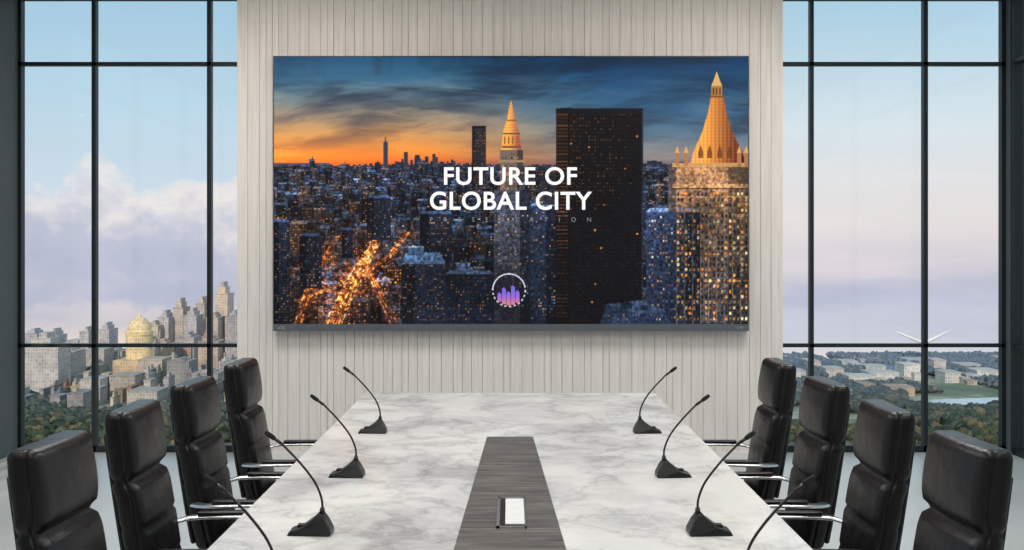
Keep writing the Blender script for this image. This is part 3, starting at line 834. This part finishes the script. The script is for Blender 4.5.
# trees: one object of many crowns
bm = bmesh.new(); bmesh.ops.create_icosphere(bm, subdivisions=2, radius=1.0)
iv = np.array([v.co[:] for v in bm.verts]); iff = np.array([[v.index for v in f.verts] for f in bm.faces]); bm.free()
V = []; Fc = []; Tn = []; off = 0
greens = ['#3f4a34', '#4d5640', '#3a4634', '#5f6246', '#6f6648', '#74634a', '#4a5442', '#34402f', '#62644c', '#465040']
OC = np.array(occ)
def crown(x, y, r, col):
    global off
    jit = 1+0.3*(rng.random((len(iv), 1))-0.5)*2
    p = iv*jit*np.array([r, r, r*rng.uniform(.75, 1.1)])+np.array([x, y, ZG+r*0.9+rng.uniform(0, 1.2)])
    V.append(p); Fc.append(iff+off); off += len(iv)
    Tn.append(np.tile(col, (len(iv), 1)))
cnt = 0; tries = 0
while cnt < 20000 and tries < 150000:
    tries += 1
    t = rng.uniform(-0.62, 0.62)
    if abs(t) < 0.24: continue
    d = 385+(738-385)*math.sqrt(rng.random())
    X_ = t*d
    if ((OC[:, 0] < X_) & (OC[:, 1] > X_) & (OC[:, 2] < d) & (OC[:, 3] > d)).any(): continue
    clump = mnoise.noise(Vector((X_*0.018, d*0.012, 0)))+0.5*mnoise.noise(Vector((X_*0.05, d*0.04, 5)))
    if clump > 0.16: continue
    if t < 0 and d > 520 and rng.random() < 0.6: continue
    if t > 0 and 565 < d < 635 and rng.random() < .6: continue
    if t > 0.395 and 490 < d < 556: continue
    r = rng.uniform(1.1, 2.8)
    if 520 < d: r *= .85
    c_ = np.array(hexc(greens[rng.integers(len(greens))])); k = rng.uniform(.7, 1.35)
    hz_ = np.clip((d-420)/330, 0, .82); fog = np.array(hexc('#8390a3'))  # distance haze blended into each crown's colour
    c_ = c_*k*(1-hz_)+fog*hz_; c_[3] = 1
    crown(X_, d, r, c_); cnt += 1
V = np.concatenate(V); Fc = np.concatenate(Fc); Tn = np.concatenate(Tn)
me = bpy.data.meshes.new('parkland_trees'); me.vertices.add(len(V)); me.vertices.foreach_set('co', V.astype(np.float32).ravel())
me.loops.add(Fc.size); me.loops.foreach_set('vertex_index', Fc.astype(np.int32).ravel())
me.polygons.add(len(Fc)); me.polygons.foreach_set('loop_start', np.arange(0, Fc.size, 3, dtype=np.int32))
me.update(calc_edges=True)
ca = me.color_attributes.new('tone', 'FLOAT_COLOR', 'POINT'); ca.data.foreach_set('color', Tn.astype(np.float32).ravel())
me.materials.append(M_fol)
o = bpy.data.objects.new('parkland_trees', me); scene.collection.objects.link(o); o.parent = city

# distant hills
b = MB(); N = 300; vs = []; fs = []
for k in range(N):
    a = math.radians(15+150*k/(N-1)); R_ = RG-5
    h = 1.0+2.2*(0.5+0.5*mnoise.noise(Vector((k*0.06, 0, 0))))+0.8*mnoise.noise(Vector((k*0.5, 3, 0)))
    for (rr_, hh) in ((R_-25, 0), (R_, h), (R_+30, 0)): vs.append((rr_*math.cos(a), rr_*math.sin(a), ZG+hh))
for k in range(N-1):
    for j in range(2): fs.append((k*3+j, k*3+j+1, (k+1)*3+j+1, (k+1)*3+j))
b.add(vs, fs, 0, True, hexc('#8796aa')); b.obj('distant_hills', [M_fol], tone=True, parent=city)  # hazy blue: far haze is put into the hill colour
# river
m, nt, bs = new_mat('river_water')
tc = nt.n('ShaderNodeTexCoord'); nz = nt.n('ShaderNodeTexNoise', inp={'Vector': tc.outputs['Object'], 'Scale': 0.2, 'Detail': 3.0})
nt.l(nt.ramp(nz.outputs[0], [(0.3, hexc('#a9b5bd')), (0.7, hexc('#c3cbd0'))]), bs.inputs['Base Color']); bs.inputs['Roughness'].default_value = 0.2
b = MB(); b.add([(207, 505, ZG+.3), (300, 492, ZG+.3), (430, 488, ZG+.3), (440, 556, ZG+.3), (320, 550, ZG+.3), (225, 532, ZG+.3)], [(0, 1, 2, 3, 4, 5)]); b.obj('river', [m], parent=city)
# wind turbine
b = MB(); hub = P(923, 343, 700)
b.tube([(hub.x, 701, ZG), (hub.x, 701, hub.z)], [0.8, 0.5], 12, 0)
b.tube([(hub.x, 698, hub.z), (hub.x, 703, hub.z)], [0.8, 1.0], 12, 0, up=Vector((0, 0, 1)))
for (ex, ez) in ((-22, 9), (20, 10), (3, -11)):
    e = Vector((hub.x+ex, 698, hub.z+ez)); h0 = Vector((hub.x, 698, hub.z))
    b.tube([h0, h0.lerp(e, 0.15), h0.lerp(e, 0.5), e], [0.6, 1.3, 1.0, 0.3], 8, 0, sq=(1, 0.5))
b.obj('wind_turbine', [M_white], parent=city)

# ------------------------------------------------------------------ world sky
w = bpy.data.worlds.new('sky'); scene.world = w; w.use_nodes = True
w.node_tree.nodes.clear(); nt = NT(w.node_tree)
tc = nt.n('ShaderNodeTexCoord'); sp = nt.n('ShaderNodeSeparateXYZ'); nt.l(tc.outputs['Generated'], sp.inputs[0])
dx, dy, dz = sp.outputs
def el(py): return ((250-py)/1000/1.085+0.15)/0.45
fac = nt.math('DIVIDE', nt.math('ADD', dz, 0.15), 0.45, clamp=True)
rl = nt.ramp(fac, [(el(350), hexc('#efdccb')), (el(325), hexc('#eadbd3')), (el(295), hexc('#d6d2dd')), (el(255), hexc('#c8cedf')), (el(190), hexc('#cfdeeb')), (el(110), hexc('#bfdaea')), (el(0), hexc('#a6cde4'))])
rr_ = nt.ramp(fac, [(el(362), hexc('#e2dcdb')), (el(345), hexc('#d0d1dc')), (el(300), hexc('#c5c8da')), (el(270), hexc('#ded6dc')), (el(215), hexc('#ebe3e1')), (el(130), hexc('#dae5eb')), (el(60), hexc('#c2dcea')), (el(0), hexc('#abd1e6'))])
side = nt.n('ShaderNodeMapRange', inp={'Value': dx, 'From Min': -0.25, 'From Max': 0.25}).outputs[0]
base = nt.mix(side, rl, rr_)
mp = nt.n('ShaderNodeMapping', inp={'Vector': tc.outputs['Generated'], 'Location': (2.35, 0.2, 0.8), 'Scale': (11.0, 11.0, 15.0)})
nz = nt.n('ShaderNodeTexNoise', inp={'Vector': mp.outputs[0], 'Scale': 1.0, 'Detail': 10.0, 'Roughness': 0.62})
bias = nt.ramp(fac, [(el(335), (0, 0, 0, 1)), (el(290), (.7, .7, .7, 1)), (el(235), (.85, .85, .85, 1)), (el(195), (.52, .52, .52, 1)), (el(145), (.05, .05, .05, 1)), (el(90), (0, 0, 0, 1))])
lm = nt.n('ShaderNodeMapRange', inp={'Value': dx, 'From Min': 0.05, 'From Max': -0.25}).outputs[0]
den = nt.math('ADD', nt.math('MULTIPLY', nt.math('SUBTRACT', nz.outputs[0], 0.5), 1.35), nt.math('ADD', 0.5, nt.math('MULTIPLY', nt.math('SUBTRACT', nt.math('MULTIPLY', bias, lm), 0.42), 0.8)))
cmask = nt.ramp(den, [(0.48, (0, 0, 0, 1)), (0.54, (.6, .6, .6, 1)), (0.64, (1, 1, 1, 1))])
nz2 = nt.n('ShaderNodeTexNoise', inp={'Vector': mp.outputs[0], 'Scale': 1.9, 'Detail': 8.0, 'Roughness': 0.6})
shade = nt.math('ADD', fac, nt.math('MULTIPLY', nt.math('SUBTRACT', nz2.outputs[0], 0.5), 0.6))
ccol = nt.ramp(shade, [(el(310), hexc('#b9bdd0')), (el(250), hexc('#c3c5d6')), (el(220), hexc('#d9d5dd')), (el(180), hexc('#f3ebe5'))])
sky = nt.mix(nt.math('MULTIPLY', cmask, 0.85), base, ccol)
mp2 = nt.n('ShaderNodeMapping', inp={'Vector': tc.outputs['Generated'], 'Scale': (4.0, 4.0, 24.0)})
nz3 = nt.n('ShaderNodeTexNoise', inp={'Vector': mp2.outputs[0], 'Scale': 1.0, 'Detail': 7.0})
bm_ = nt.ramp(fac, [(el(350), (0, 0, 0, 1)), (el(310), (1, 1, 1, 1)), (el(280), (.8, .8, .8, 1)), (el(235), (0.15, 0.15, 0.15, 1)), (el(150), (0.1, 0.1, 0.1, 1))])
bd = nt.math('MULTIPLY', nt.ramp(nz3.outputs[0], [(0.40, (0, 0, 0, 1)), (0.58, (1, 1, 1, 1))]), bm_)
sky = nt.mix(nt.math('MULTIPLY', bd, 0.7), sky, hexc('#b0b7ce'))
bg = nt.n('ShaderNodeBackground', inp={'Color': sky, 'Strength': 1.03})
wo = nt.n('ShaderNodeOutputWorld'); nt.l(bg.outputs[0], wo.inputs[0])

# ------------------------------------------------------------------ lights
def light(name, loc, rot, sx, sy, power, col=(1, 0.965, 0.92)):
    l = bpy.data.lights.new(name, 'AREA'); l.shape = 'RECTANGLE'; l.size = sx; l.size_y = sy; l.energy = power; l.color = col
    o = bpy.data.objects.new(name, l); scene.collection.objects.link(o); o.location = loc; o.rotation_euler = rot
for x_ in (-1.9, 1.9):
    for y_, pw in ((0.5, 44), (3.3, 46), (6.1, 76)):
        light('ceiling_fill_light', (x_, y_, ZC-0.02), (0, 0, 0), 1.2, 1.2, pw)  # unseen fill lamps, added above the frame to light the wall evenly
s = bpy.data.lights.new('sun', 'SUN'); s.energy = 2.4; s.color = (1, 0.88, 0.74); s.angle = 0.02
o = bpy.data.objects.new('sun', s); scene.collection.objects.link(o)
o.rotation_euler = Vector((0.12, 1, -0.45)).to_track_quat('-Z', 'Y').to_euler()
